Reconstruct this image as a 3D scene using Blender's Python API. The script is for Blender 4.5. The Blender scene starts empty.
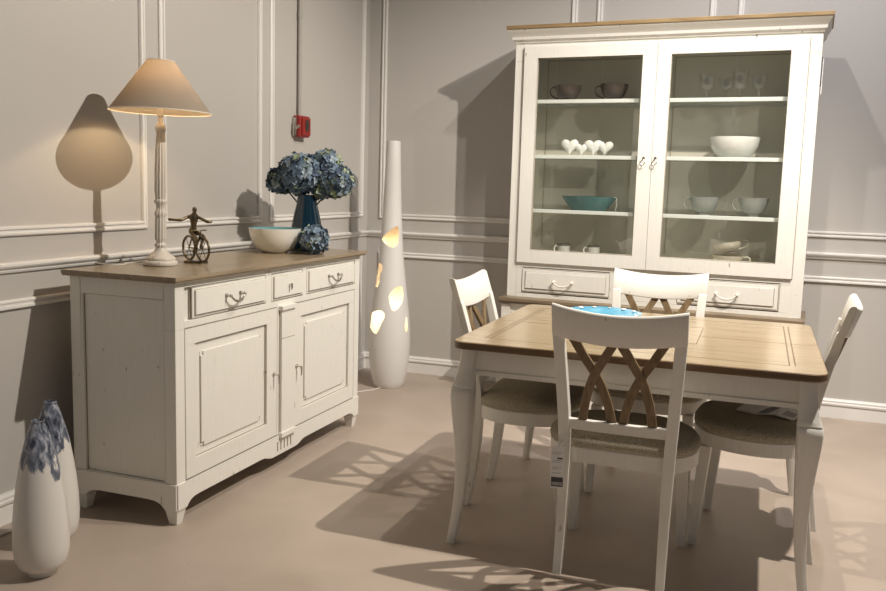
import bpy, bmesh, math, random
from math import sin, cos, pi, radians, sqrt
from mathutils import Vector, Matrix
random.seed(7)
C = bpy.context.scene.collection

# ------------------------------------------------------------------ materials
def new_mat(name):
    m = bpy.data.materials.new(name); m.use_nodes = True
    nt = m.node_tree; b = nt.nodes['Principled BSDF']
    return m, nt, b

def pmat(name, col, rough=.5, metal=0, spec=.5, coat=0, emit=None, estr=0, noise=None, bump=None):
    """noise=(scale(x,y,z), colour2, amount)   bump=(scale(x,y,z), strength)"""
    m, nt, b = new_mat(name)
    b.inputs['Base Color'].default_value = (*col, 1)
    b.inputs['Roughness'].default_value = rough
    b.inputs['Metallic'].default_value = metal
    b.inputs['Specular IOR Level'].default_value = spec
    b.inputs['Coat Weight'].default_value = coat
    b.inputs['Coat Roughness'].default_value = .12
    if emit:
        b.inputs['Emission Color'].default_value = (*emit, 1); b.inputs['Emission Strength'].default_value = estr
    L = nt.links
    def ntex(sc, detail=4):
        tc = nt.nodes.new('ShaderNodeTexCoord'); mp = nt.nodes.new('ShaderNodeMapping')
        mp.inputs['Scale'].default_value = sc
        L.new(tc.outputs['Object'], mp.inputs['Vector'])
        n = nt.nodes.new('ShaderNodeTexNoise'); n.inputs['Scale'].default_value = 1; n.inputs['Detail'].default_value = detail
        L.new(mp.outputs['Vector'], n.inputs['Vector']); return n
    if noise:
        sc, c2, amt = noise
        n = ntex(sc); r = nt.nodes.new('ShaderNodeValToRGB')
        r.color_ramp.elements[0].position = .32; r.color_ramp.elements[1].position = .68
        r.color_ramp.elements[0].color = (*col, 1)
        r.color_ramp.elements[1].color = (*[col[i]*(1-amt)+c2[i]*amt for i in range(3)], 1)
        L.new(n.outputs['Fac'], r.inputs['Fac']); L.new(r.outputs['Color'], b.inputs['Base Color'])
    if bump:
        n = ntex(bump[0], 6); bp = nt.nodes.new('ShaderNodeBump'); bp.inputs['Strength'].default_value = bump[1]; bp.inputs['Distance'].default_value = .002
        L.new(n.outputs['Fac'], bp.inputs['Height']); L.new(bp.outputs['Normal'], b.inputs['Normal'])
    return m

def painted_wood(name, col, grain=(160, 160, 7), knick=.69, rough=.42):
    """antiqued paint: faint grain, sparse brown nicks where the paint is knocked off"""
    m, nt, b = new_mat(name); L = nt.links
    tc = nt.nodes.new('ShaderNodeTexCoord')
    def tex(sc, det, rgh=.5):
        mp = nt.nodes.new('ShaderNodeMapping'); mp.inputs['Scale'].default_value = sc
        L.new(tc.outputs['Object'], mp.inputs['Vector'])
        n = nt.nodes.new('ShaderNodeTexNoise'); n.inputs['Scale'].default_value = 1
        n.inputs['Detail'].default_value = det; n.inputs['Roughness'].default_value = rgh
        L.new(mp.outputs['Vector'], n.inputs['Vector']); return n
    g = tex(grain, 4); r1 = nt.nodes.new('ShaderNodeValToRGB')
    r1.color_ramp.elements[0].position = .3; r1.color_ramp.elements[1].position = .6
    r1.color_ramp.elements[0].color = (col[0]*.96, col[1]*.955, col[2]*.94, 1); r1.color_ramp.elements[1].color = (*col, 1)
    L.new(g.outputs['Fac'], r1.inputs['Fac'])
    k = tex((70, 70, 16), 2); r2 = nt.nodes.new('ShaderNodeValToRGB')
    r2.color_ramp.elements[0].position = knick; r2.color_ramp.elements[1].position = knick+.04
    r2.color_ramp.elements[0].color = (0, 0, 0, 1); r2.color_ramp.elements[1].color = (.75, .75, .75, 1)
    L.new(k.outputs['Fac'], r2.inputs['Fac'])
    k2 = tex((4, 4, 4), 2); mul = nt.nodes.new('ShaderNodeMath'); mul.operation = 'MULTIPLY'
    r3 = nt.nodes.new('ShaderNodeValToRGB'); r3.color_ramp.elements[0].position = .5; r3.color_ramp.elements[1].position = .6
    L.new(k2.outputs['Fac'], r3.inputs['Fac']); L.new(r2.outputs['Color'], mul.inputs[0]); L.new(r3.outputs['Color'], mul.inputs[1])
    mx = nt.nodes.new('ShaderNodeMixRGB'); mx.inputs['Color2'].default_value = (.22, .165, .10, 1)
    L.new(mul.outputs[0], mx.inputs['Fac']); L.new(r1.outputs['Color'], mx.inputs['Color1']); L.new(mx.outputs['Color'], b.inputs['Base Color'])
    b.inputs['Roughness'].default_value = rough
    bp = nt.nodes.new('ShaderNodeBump'); bp.inputs['Strength'].default_value = .05; bp.inputs['Distance'].default_value = .001
    L.new(g.outputs['Fac'], bp.inputs['Height']); L.new(bp.outputs['Normal'], b.inputs['Normal'])
    return m

def wood(name, c1, c2, scale, rough, coat=0):
    m, nt, b = new_mat(name); L = nt.links
    tc = nt.nodes.new('ShaderNodeTexCoord'); mp = nt.nodes.new('ShaderNodeMapping'); mp.inputs['Scale'].default_value = scale
    L.new(tc.outputs['Object'], mp.inputs['Vector'])
    n = nt.nodes.new('ShaderNodeTexNoise'); n.inputs['Scale'].default_value = 1; n.inputs['Detail'].default_value = 6; n.inputs['Distortion'].default_value = .6
    L.new(mp.outputs['Vector'], n.inputs['Vector'])
    r = nt.nodes.new('ShaderNodeValToRGB'); r.color_ramp.elements[0].position = .32; r.color_ramp.elements[1].position = .66
    r.color_ramp.elements[0].color = (*c1, 1); r.color_ramp.elements[1].color = (*c2, 1)
    L.new(n.outputs['Fac'], r.inputs['Fac']); L.new(r.outputs['Color'], b.inputs['Base Color'])
    b.inputs['Roughness'].default_value = rough; b.inputs['Coat Weight'].default_value = coat; b.inputs['Coat Roughness'].default_value = .18
    bp = nt.nodes.new('ShaderNodeBump'); bp.inputs['Strength'].default_value = .08; bp.inputs['Distance'].default_value = .001
    L.new(n.outputs['Fac'], bp.inputs['Height']); L.new(bp.outputs['Normal'], b.inputs['Normal'])
    return m

def glass(name, tint=(1, 1, 1), body=None, body_fac=0., ior=1.45, rough=.0):
    """thin sheet glass: transparent + fresnel gloss (+ optional cloudy body)"""
    m = bpy.data.materials.new(name); m.use_nodes = True; nt = m.node_tree; nt.nodes.clear(); L = nt.links
    out = nt.nodes.new('ShaderNodeOutputMaterial'); tr = nt.nodes.new('ShaderNodeBsdfTransparent'); tr.inputs['Color'].default_value = (*tint, 1)
    gl = nt.nodes.new('ShaderNodeBsdfGlossy'); gl.inputs['Roughness'].default_value = rough
    lw = nt.nodes.new('ShaderNodeLayerWeight'); pw = nt.nodes.new('ShaderNodeMath'); pw.operation = 'POWER'; pw.inputs[1].default_value = 5
    fr = nt.nodes.new('ShaderNodeMath'); fr.operation = 'MULTIPLY_ADD'; f0 = ((ior-1)/(ior+1))**2; fr.inputs[1].default_value = .85; fr.inputs[2].default_value = f0
    L.new(lw.outputs['Facing'], pw.inputs[0]); L.new(pw.outputs[0], fr.inputs[0])
    mx = nt.nodes.new('ShaderNodeMixShader'); base = tr
    if body:
        df = nt.nodes.new('ShaderNodeBsdfDiffuse'); df.inputs['Color'].default_value = (*body, 1)
        m2 = nt.nodes.new('ShaderNodeMixShader'); m2.inputs['Fac'].default_value = body_fac
        L.new(tr.outputs[0], m2.inputs[1]); L.new(df.outputs[0], m2.inputs[2]); base = m2
    L.new(fr.outputs[0], mx.inputs['Fac']); L.new(base.outputs[0], mx.inputs[1]); L.new(gl.outputs[0], mx.inputs[2])
    L.new(mx.outputs[0], out.inputs['Surface']); return m

def translucent(name, col, fac=.5):
    m = bpy.data.materials.new(name); m.use_nodes = True; nt = m.node_tree; nt.nodes.clear(); L = nt.links
    out = nt.nodes.new('ShaderNodeOutputMaterial'); d = nt.nodes.new('ShaderNodeBsdfDiffuse'); t = nt.nodes.new('ShaderNodeBsdfTranslucent')
    mx = nt.nodes.new('ShaderNodeMixShader'); mx.inputs['Fac'].default_value = fac
    tc = nt.nodes.new('ShaderNodeTexCoord'); n = nt.nodes.new('ShaderNodeTexNoise'); n.inputs['Scale'].default_value = 260
    r = nt.nodes.new('ShaderNodeValToRGB'); r.color_ramp.elements[0].color = (*[c*.85 for c in col], 1); r.color_ramp.elements[1].color = (*col, 1)
    L.new(tc.outputs['Object'], n.inputs['Vector']); L.new(n.outputs['Fac'], r.inputs['Fac'])
    for s in (d, t): L.new(r.outputs['Color'], s.inputs['Color'])
    L.new(d.outputs[0], mx.inputs[1]); L.new(t.outputs[0], mx.inputs[2]); L.new(mx.outputs[0], out.inputs['Surface']); return m

def marbled(name, zcut):
    """white glaze, smoky blue marbling that runs down from the neck"""
    m, nt, b = new_mat(name); L = nt.links
    tc = nt.nodes.new('ShaderNodeTexCoord'); sep = nt.nodes.new('ShaderNodeSeparateXYZ'); L.new(tc.outputs['Object'], sep.inputs[0])
    mp = nt.nodes.new('ShaderNodeMapping'); mp.inputs['Scale'].default_value = (1, 1, .45); L.new(tc.outputs['Object'], mp.inputs['Vector'])
    n = nt.nodes.new('ShaderNodeTexNoise'); n.inputs['Scale'].default_value = 17; n.inputs['Detail'].default_value = 5; L.new(mp.outputs['Vector'], n.inputs['Vector'])
    ma = nt.nodes.new('ShaderNodeMath'); ma.operation = 'MULTIPLY_ADD'; ma.inputs[1].default_value = .34
    L.new(n.outputs['Fac'], ma.inputs[0]); L.new(sep.outputs['Z'], ma.inputs[2])
    r = nt.nodes.new('ShaderNodeValToRGB'); r.color_ramp.elements[0].position = zcut; r.color_ramp.elements[1].position = zcut+.012
    L.new(ma.outputs[0], r.inputs['Fac'])
    n2 = nt.nodes.new('ShaderNodeTexNoise'); n2.inputs['Scale'].default_value = 26; n2.inputs['Detail'].default_value = 7; n2.inputs['Distortion'].default_value = 2.2
    L.new(mp.outputs['Vector'], n2.inputs['Vector'])
    r2 = nt.nodes.new('ShaderNodeValToRGB'); e = r2.color_ramp.elements
    e[0].position = .34; e[0].color = (.03, .035, .055, 1); e[1].position = .72; e[1].color = (.62, .62, .64, 1)
    q = e.new(.5); q.color = (.16, .18, .23, 1); q = e.new(.58); q.color = (.33, .35, .40, 1)
    L.new(n2.outputs['Fac'], r2.inputs['Fac'])
    mx = nt.nodes.new('ShaderNodeMixRGB'); mx.inputs['Color1'].default_value = (.72, .69, .64, 1)
    L.new(r.outputs['Color'], mx.inputs['Fac']); L.new(r2.outputs['Color'], mx.inputs['Color2']); L.new(mx.outputs['Color'], b.inputs['Base Color'])
    b.inputs['Roughness'].default_value = .28; return m

def floor_mat():
    m, nt, b = new_mat('floor_coating'); L = nt.links
    tc = nt.nodes.new('ShaderNodeTexCoord')
    def t(s, d, dist=0):
        n = nt.nodes.new('ShaderNodeTexNoise'); n.inputs['Scale'].default_value = s; n.inputs['Detail'].default_value = d; n.inputs['Distortion'].default_value = dist
        L.new(tc.outputs['Object'], n.inputs['Vector']); return n
    a = t(2.2, 6, .8); r = nt.nodes.new('ShaderNodeValToRGB')
    r.color_ramp.elements[0].position = .3; r.color_ramp.elements[1].position = .72
    r.color_ramp.elements[0].color = (.385, .312, .252, 1); r.color_ramp.elements[1].color = (.455, .375, .31, 1)
    L.new(a.outputs['Fac'], r.inputs['Fac'])
    k = t(55, 2); r2 = nt.nodes.new('ShaderNodeValToRGB'); r2.color_ramp.elements[0].position = .74; r2.color_ramp.elements[1].position = .78
    L.new(k.outputs['Fac'], r2.inputs['Fac'])
    mx = nt.nodes.new('ShaderNodeMixRGB'); mx.inputs['Color2'].default_value = (.2, .15, .11, 1)
    L.new(r2.outputs['Color'], mx.inputs['Fac']); L.new(r.outputs['Color'], mx.inputs['Color1']); L.new(mx.outputs['Color'], b.inputs['Base Color'])
    b.inputs['Roughness'].default_value = .5
    n = t(9, 5); bp = nt.nodes.new('ShaderNodeBump'); bp.inputs['Strength'].default_value = .06; bp.inputs['Distance'].default_value = .01
    L.new(n.outputs['Fac'], bp.inputs['Height']); L.new(bp.outputs['Normal'], b.inputs['Normal']); return m

M = dict(
    wall=pmat('wall_paint', (.52, .495, .46), .75, noise=((1.3, 1.3, 1.3), (.505, .48, .445), .6)),
    mould=pmat('moulding_paint', (.80, .78, .745), .4),
    ceil=pmat('ceiling_paint', (.24, .235, .23), .9),
    floor=floor_mat(),
    white=painted_wood('antique_cream_paint', (.79, .77, .705)),
    chairwhite=painted_wood('antique_white_paint', (.80, .775, .715), knick=.72),
    patina=pmat('brown_patina', (.20, .155, .10), .6),
    patina_soft=pmat('soft_patina', (.42, .36, .27), .55),
    oak_table=wood('blond_oak', (.335, .245, .14), (.445, .345, .215), (3, 42, 42), .26, .35),
    oak_edge=wood('dark_brown_edge', (.115, .07, .035), (.17, .105, .055), (4, 30, 60), .35),  # tabletop edge and underside, darker brown than its face
    inlay=pmat('dark_inlay', (.17, .115, .06), .4),
    oak_grey=wood('grey_brown_oak', (.21, .155, .095), (.33, .255, .165), (42, 3, 42), .3, .25),
    oak_gold=wood('golden_oak', (.20, .13, .06), (.34, .235, .115), (5, 40, 40), .45),
    oak_ledge=wood('ledge_oak', (.155, .11, .068), (.25, .19, .12), (4, 40, 40), .4),
    splat=wood('brown_slat_wood', (.15, .095, .045), (.24, .165, .085), (60, 60, 6), .5),
    tweed=pmat('tweed_fabric', (.27, .235, .17), .95, spec=.1, noise=((230, 230, 230), (.60, .54, .42), .9), bump=((500, 500, 500), .7)),
    steel=pmat('pewter', (.56, .53, .48), .3, 1),
    cream_metal=pmat('cream_lacquer', (.78, .74, .65), .3),
    bronze=pmat('aged_bronze', (.235, .19, .12), .3, 1, noise=((60, 60, 60), (.10, .08, .05), .8)),
    inside=pmat('cabinet_inside_paint', (.62, .59, .505), .7),
    pane=glass('cabinet_glass', (.985, .985, .975), ior=1.5),
    shelfglass=glass('shelf_glass', (.94, .965, .95), (.66, .70, .66), .5),
    shelfedge=pmat('shelf_edge', (.74, .78, .73), .3),
    crystal=glass('crystal', (.985, .985, .98), (.75, .75, .72), .03, 1.7),
    greyglass=glass('grey_glass', (.80, .82, .80), (.50, .51, .48), .42, 1.5),
    crest=pmat('grey_crest', (.10, .10, .10), .5),
    darkcup=pmat('smoky_brown_glaze', (.085, .066, .055), .2),
    porcelain=pmat('white_porcelain', (.80, .80, .75), .18),
    stoneware=pmat('ivory_stoneware', (.62, .58, .47), .3),
    mugglaze=pmat('pale_grey_glaze', (.52, .52, .47), .3),
    mugband=pmat('dark_rim_band', (.10, .095, .08), .4),
    teal=pmat('teal_glaze', (.075, .165, .165), .2, noise=((30, 30, 30), (.10, .215, .21), .8)),
    sky=pmat('sky_blue_glaze', (.09, .33, .50), .25, noise=((22, 22, 22), (.17, .44, .59), .9)),
    lampwood=painted_wood('whitewashed_wood', (.66, .615, .54), knick=.60),
    linen=translucent('linen_shade', (.50, .435, .36), .38),
    linen_in=pmat('shade_lining', (.85, .78, .66), .8),
    bulb=pmat('bulb_glow', (1, .8, .5), .4, emit=(1, .62, .28), estr=14),
    tubeglow=pmat('tube_glow', (1, .8, .5), .4, emit=(1, .66, .32), estr=6),
    ceramic=pmat('matt_white_ceramic', (.70, .68, .645), .55),
    marble=marbled('marbled_glaze', .548),
    blueglass=pmat('deep_teal_glass', (.003, .019, .034), .08, coat=.5),
    petal_d=pmat('petal_navy', (.055, .085, .130), .7),
    petal_m=pmat('petal_blue', (.14, .20, .27), .7),
    petal_l=pmat('petal_pale', (.31, .38, .43), .7),
    petal_g=pmat('petal_lime', (.30, .35, .20), .7),
    leaf=pmat('leaf_green', (.05, .085, .035), .6),
    speckle=pmat('white_crackle', (.74, .71, .64), .25, noise=((40, 40, 40), (.68, .65, .57), .5)),
    aqua=pmat('aqua_glaze', (.16, .34, .36), .25),
    red=pmat('alarm_red', (.30, .022, .018), .4),
    dark=pmat('dark_panel', (.04, .035, .03), .3),
    grey=pmat('conduit_grey', (.40, .375, .34), .5),
    paper=pmat('white_paper', (.80, .79, .76), .6),
    ink=pmat('print_ink', (.06, .055, .065), .6),
    inkgrey=pmat('print_grey', (.36, .34, .34), .6),
    inksoft=pmat('print_soft', (.5, .48, .47), .6),
    cord=pmat('white_cord', (.74, .71, .66), .5),
    blackcord=pmat('black_plastic', (.03, .03, .03), .5),
)

# ------------------------------------------------------------------ mesh builder
class MB:
    def __init__(s): s.v = []; s.f = []; s.m = []; s.sm = []
    def _add(s, vs, fs, mat=0, smooth=False):
        o = len(s.v); s.v += [tuple(v) for v in vs]
        for f in fs: s.f.append(tuple(i+o for i in f)); s.m.append(mat); s.sm.append(smooth)
    def box(s, x0, x1, y0, y1, z0, z1, mat=0, faces=None):
        x0, x1 = sorted((x0, x1)); y0, y1 = sorted((y0, y1)); z0, z1 = sorted((z0, z1))
        vs = [(x, y, z) for z in (z0, z1) for y in (y0, y1) for x in (x0, x1)]
        s._add(vs, [(0, 2, 3, 1), (4, 5, 7, 6), (0, 1, 5, 4), (2, 6, 7, 3), (0, 4, 6, 2), (1, 3, 7, 5)], mat); return s
    def loft(s, rings, mat=0, smooth=True, cap=True, closed=False):
        n = len(rings[0]); vs = [p for r in rings for p in r]; fs = []
        K = len(rings)
        for k in range(K if closed else K-1):
            for i in range(n):
                a, b = k*n+i, k*n+(i+1) % n; k2 = (k+1) % K
                fs.append((a, b, k2*n+(i+1) % n, k2*n+i))
        s._add(vs, fs, mat, smooth)
        if cap and not closed:
            s._add(rings[0], [tuple(range(n-1, -1, -1))], mat, False); s._add(rings[-1], [tuple(range(n))], mat, False)
        return s
    def lathe(s, prof, c=(0, 0, 0), n=40, mat=0, cap=True, sx=1, sy=1, rib=None):
        rings = []
        for r, z in prof:
            rings.append([(c[0]+sx*r*(1+(rib[1]*cos(rib[0]*2*pi*i/n) if rib else 0))*cos(2*pi*i/n),
                           c[1]+sy*r*(1+(rib[1]*cos(rib[0]*2*pi*i/n) if rib else 0))*sin(2*pi*i/n), c[2]+z) for i in range(n)])
        return s.loft(rings, mat, True, cap)
    def prism(s, poly, axis, a0, a1, mat=0, smooth=False):
        """poly in the two other axes (x:(y,z) y:(x,z) z:(x,y))"""
        def P(p, a): return {'x': (a, p[0], p[1]), 'y': (p[0], a, p[1]), 'z': (p[0], p[1], a)}[axis]
        return s.loft([[P(p, a0) for p in poly], [P(p, a1) for p in poly]], mat, smooth)
    def tube(s, pts, r, n=10, mat=0, closed=False):
        pts = [Vector(p) for p in pts]; K = len(pts); rings = []
        rr = r if isinstance(r, (list, tuple)) else [r]*K
        up = None
        for k in range(K):
            if closed: t = pts[(k+1) % K]-pts[k-1]
            else: t = pts[min(k+1, K-1)]-pts[max(k-1, 0)]
            t.normalize()
            if up is None:
                up = Vector((0, 0, 1)) if abs(t.z) < .9 else Vector((1, 0, 0))
            a = t.cross(up)
            if a.length < 1e-4: a = t.cross(Vector((0, 1, 0)))
            a.normalize(); b = a.cross(t).normalized(); up = b
            rings.append([pts[k]+(a*cos(2*pi*i/n)+b*sin(2*pi*i/n))*rr[k] for i in range(n)])
        return s.loft(rings, mat, True, True, closed)
    def strip(s, pts, wdir, w, tdir, t, mat=0):
        """rectangular bar along pts, width w(list or number) on wdir, thickness t on tdir"""
        wd = Vector(wdir).normalized(); td = Vector(tdir).normalized(); K = len(pts)
        ws = w if isinstance(w, (list, tuple)) else [w]*K; ts = t if isinstance(t, (list, tuple)) else [t]*K
        rings = []
        for p, a, b in zip(pts, ws, ts):
            p = Vector(p); rings.append([p+wd*a/2*i+td*b/2*j for i, j in ((-1, -1), (1, -1), (1, 1), (-1, 1))])
        return s.loft(rings, mat, False)
    def ball(s, c, r, n=16, mat=0, sx=1, sy=1, sz=1):
        prof = [(max(r*sin(pi*k/(n//2+2)), 1e-4), -r*cos(pi*k/(n//2+2))*sz) for k in range(n//2+3)]
        return s.lathe(prof, c, n, mat, True, sx, sy)
    def build(s, name, mats, parent=None, bevel=0, seg=2, autosmooth=None):
        me = bpy.data.meshes.new(name); me.from_pydata(s.v, [], s.f)
        if not isinstance(mats, (list, tuple)): mats = [mats]
        for m in mats: me.materials.append(M[m] if isinstance(m, str) else m)
        me.polygons.foreach_set('material_index', s.m); me.polygons.foreach_set('use_smooth', s.sm)
        bm = bmesh.new(); bm.from_mesh(me)
        bmesh.ops.remove_doubles(bm, verts=bm.verts, dist=1e-6)
        bmesh.ops.recalc_face_normals(bm, faces=bm.faces)
        if bevel:
            es = [e for e in bm.edges if len(e.link_faces) == 2 and e.calc_face_angle(0) > radians(40)]
            bmesh.ops.bevel(bm, geom=es, offset=bevel, segments=seg, affect='EDGES', profile=.5, clamp_overlap=True)
        for e in bm.edges:
            if len(e.link_faces) == 2 and e.calc_face_angle(0) > radians(50): e.smooth = False
        bm.to_mesh(me); bm.free(); me.update()
        o = bpy.data.objects.new(name, me); C.objects.link(o)
        if parent: o.parent = parent
        return o

def tag(o, label, cat, group=None):
    o['label'] = label; o['category'] = cat
    if group: o['group'] = group
    return o
def thing(name, label, cat, loc=(0, 0, 0), rz=0, group=None):
    o = bpy.data.objects.new(name, None); C.objects.link(o); o.location = loc; o.rotation_euler = (0, 0, rz); o.empty_display_size = .1
    return tag(o, label, cat, group)
def struct(o): o['kind'] = 'structure'; return o
def dup(root, loc, rz, label, group=None):
    r = root.copy(); C.objects.link(r); r.location = loc; r.rotation_euler = (0, 0, rz); r['label'] = label
    if group: r['group'] = group
    for ch in list(root.children):
        c = ch.copy(); C.objects.link(c); c.parent = r
        for g in list(ch.children):
            d = g.copy(); C.objects.link(d); d.parent = c
    return r
def catmull(P, n=6, closed=False):
    P = [Vector(p) for p in P]; out = []; K = len(P)
    for k in range(K if closed else K-1):
        if closed: a, b, c, d = P[k-1], P[k], P[(k+1) % K], P[(k+2) % K]
        else: a, b, c, d = P[max(k-1, 0)], P[k], P[k+1], P[min(k+2, K-1)]
        for i in range(n):
            t = i/n
            out.append(.5*((2*b)+(c-a)*t+(2*a-5*b+4*c-d)*t*t+(3*b-a-3*c+d)*t**3))
    if not closed: out.append(P[-1])
    return out

# ------------------------------------------------------------------ room
ZC = 3.52; XR = 6.6; YF = -8.0
struct(MB().box(-.3, XR, YF, .3, -.1, 0).build('floor', 'floor'))
struct(MB().box(-.12, 0, YF, .12, 0, ZC).build('wall_left', 'wall'))
struct(MB().box(0, XR, 0, .12, 0, ZC).build('wall_back', 'wall'))
struct(MB().box(-.12, XR, YF, .12, ZC, ZC+.1).build('ceiling', 'ceil'))
# mouldings: profile (distance across, height off wall)
PROF = [(0, 0), (0, .010), (.005, .014), (.011, .014), (.014, .009), (.022, .009), (.025, .016), (.033, .016), (.036, .008), (.036, 0)]
ntrim = [0]
def on_wall(wall, a, z, h):      # a along the wall, h off it
    return (h, a, z) if wall == 'left' else (a, -h, z)
def frame(wall, a0, a1, z0, z1, open_bottom=False):
    ntrim[0] += 1
    mb = MB(); w = .036
    ring = [(a0, z0, 1, 1), (a1, z0, -1, 1), (a1, z1, -1, -1), (a0, z1, 1, -1)]
    if open_bottom: ring = [(a0, z0, 1, 0), (a0, z1, 1, -1), (a1, z1, -1, -1), (a1, z0, -1, 0)]
    rings = [[on_wall(wall, a+da*d, z+dz*d, h) for d, h in PROF] for a, z, da, dz in ring]
    mb.loft(rings, 0, False, open_bottom, not open_bottom)
    struct(mb.build('trim_%d' % ntrim[0], 'mould'))
def run(wall, a0, a1, prof, name):
    mb = MB(); mb.loft([[on_wall(wall, a, z, h) for h, z in prof] for a in (a0, a1)], 0, False)
    return struct(mb.build(name, 'mould'))
RAIL = [(0, .946), (.010, .946), (.014, .953), (.014, .958), (.026, .966), (.030, .972), (.030, .980), (.024, .985), (0, .985)]
BASE = [(0, 0), (.016, 0), (.016, .070), (.0125, .072), (.0125, .076), (.022, .078), (.024, .088), (.017, .094), (.019, .104), (.012, .112), (0, .116)]
run('left', YF, 0, RAIL, 'trim_101'); run('back', .0, XR, RAIL, 'trim_102')
run('left', YF, 0, BASE, 'baseboard_left'); run('back', .0, XR, BASE, 'baseboard_back')
for a0, a1 in ((-4.6, -3.66), (-3.56, -2.342), (-2.245, -1.388), (-1.302, -.086)):
    frame('left', a0, a1, 1.082, 2.85); frame('left', a0, a1, .117, .845, True)
for a0, a1 in ((.098, 1.435), (1.558, 2.27), (2.395, 3.75), (3.87, 5.2)):
    frame('back', a0, a1, 1.073, 2.85); frame('back', a0, a1, .117, .843, True)

# ------------------------------------------------------------------ sideboard
def bail_handle(mb, w, along, out, z, base):
    """two rosettes and a drooping bail; along/out unit vectors, base point on the front"""
    A = Vector(along); O = Vector(out); B = Vector(base)
    for s in (-1, 1):
        c = B+A*(w/2*s)+Vector((0, 0, z))
        mb.tube([c, c+O*.006], [.010, .008], 12); mb.tube([c+O*.005, c+O*.022], .0045, 8)
        mb.ball(tuple(c+O*.022), .0075, 10)
    pts = []
    for k in range(13):
        t = k/12; x = (t-.5)*w; drop = .026*(1-abs(2*t-1)**2.4)
        pts.append(B+A*x+O*(.022+.006*sin(pi*t))+Vector((0, 0, z-drop)))
    mb.tube(pts, [.0035+.002*sin(pi*k/12) for k in range(13)], 8)

SB = thing('sideboard', 'cream antique sideboard with brown wooden top against the left wall', 'sideboard', (0.125, -2.945, 0))
# local frame: x 0..0.485 to the front, y 0..1.54 along the wall
sbD, sbL = .485, 1.560
mb = MB()
pw = .055
mb.box(0, sbD-.016, .012, sbL-.012, .13, .932)                      # carcass
for y0, y1 in ((0, pw), (sbL-pw, sbL)): mb.box(sbD-.05, sbD, y0, y1, .062, .932)   # front pilasters
mb.box(0, .05, 0, .055, .062, .932)
mb.box(0, .05, sbL-.055, sbL, .062, .932)
mb.box(sbD-.02, sbD, pw, sbL-pw, .908, .932)                          # rail over drawers
mb.box(sbD-.02, sbD, pw, sbL-pw, .755, .782)
for y0, y1 in ((.622, .668), (.945, .982)): mb.box(sbD-.02, sbD, y0, y1, .782, .908)
# end panels: frame round a sunk field, dark line in the rebate
for y, s in ((0, 1), (sbL, -1)):
    mb.box(.05, sbD-.05, y, y+s*.012, .866, .932); mb.box(.05, sbD-.05, y, y+s*.012, .13, .166)
    mb.box(.05, .058, y, y+s*.012, .166, .866); mb.box(sbD-.056, sbD-.05, y, y+s*.012, .166, .866)
    for x0, x1, z0, z1 in ((.058, sbD-.056, .862, .866), (.058, sbD-.056, .166, .1695), (.058, .063, .166, .866), (sbD-.060, sbD-.056, .166, .866)):
        mb.box(x0, x1, y+s*.0105, y+s*.0125, z0, z1, 1)
# seams across pilasters under the drawers
for y0 in (0, sbL-pw): mb.box(sbD-.052, sbD+.0006, y0-.0005, y0+pw+.0005, .7515, .754, 1)
mb.build('carcass', ['white', 'patina'], SB, .0015, 1)
# plinth with shaped skirt, front and two ends
mb = MB()
def skirt(L, e=.055):
    zb, zt = .092, .163
    pts = [(0, zt), (0, .062), (e, .062)]
    pts += [(e+.006, .070), (e+.02, .082), (e+.045, .090), (e+.075, zb)]
    if L > 1:
        c = L/2
        pts += [(c-.20, zb), (c-.17, .090), (c-.14, .080), (c-.11, .073), (c+.11, .073), (c+.14, .080), (c+.17, .090), (c+.20, zb)]
    pts += [(L-e-.075, zb), (L-e-.045, .090), (L-e-.02, .082), (L-e-.006, .070), (L-e, .062), (L, .062), (L, zt)]
    return pts
mb.prism([(y, z) for y, z in skirt(sbL)], 'x', sbD-.02, sbD+.006)
mb.prism([(x, z) for x, z in skirt(sbD)], 'y', -.006, .016); mb.prism([(x, z) for x, z in skirt(sbD)], 'y', sbL-.016, sbL+.006)
mb.box(sbD+.0045, sbD+.0068, 0, sbL, .1605, .1635, 1)
# little fluting under the central pilaster
for k in range(5): mb.box(sbD+.003, sbD+.0066, .711+k*.029, .711+k*.029+.011, .092, .138, 1)
mb.build('plinth', ['white', 'patina'], SB, .0015, 1)
for x in (.028, sbD-.028):
    for y in (.028, sbL-.028):
        rings = [[(x+sx*h, y+sy*h, z) for sx, sy in ((-1, -1), (1, -1), (1, 1), (-1, 1))] for h, z in ((.017, 0), (.0275, .058), (.030, .060), (.030, .066))]
        MB().loft(rings, 0, False).build('leg', 'white', SB, .001, 1)
# drawers
def sb_drawer(y0, y1, handle):
    m = MB(); z0, z1 = .787, .904
    m.box(sbD-.03, sbD+.001, y0, y1, z0, z1, 0)
    m.box(sbD+.0005, sbD+.010, y0+.012, y1-.012, z0+.012, z1-.012, 0)
    for a, b, c, d in ((y0+.009, y1-.009, z0+.008, z0+.0125), (y1-.013, y1-.009, z0+.008, z1-.008), (y0+.009, y0+.0125, z0+.008, z1-.008), (y0+.009, y1-.009, z1-.0115, z1-.0085)):
        m.box(sbD, sbD+.0022, a, b, c, d, 1)
    for a, b, c, d in ((y0-.003, y1+.003, z0-.003, z0), (y0-.003, y0, z0, z1), (y1, y1+.003, z0, z1), (y0, y1, z1, z1+.002)):
        m.box(sbD-.01, sbD+.0012, a, b, c, d, 1)
    d = m.build('drawer', ['white', 'patina'], SB, .0012, 1)
    h = MB(); yc = (y0+y1)/2
    if handle: bail_handle(h, .10, (0, 1, 0), (1, 0, 0), .852, (sbD+.010, yc, 0)); h.build('handle', 'steel', d)
    else:
        h.tube([(sbD+.01, yc, .848), (sbD+.024, yc, .848)], .004, 8); h.tube([(sbD+.022, yc, .854), (sbD+.024, yc, .836), (sbD+.022, yc, .826)], [.006, .005, .003], 8); h.build('knob', 'steel', d)
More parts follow.
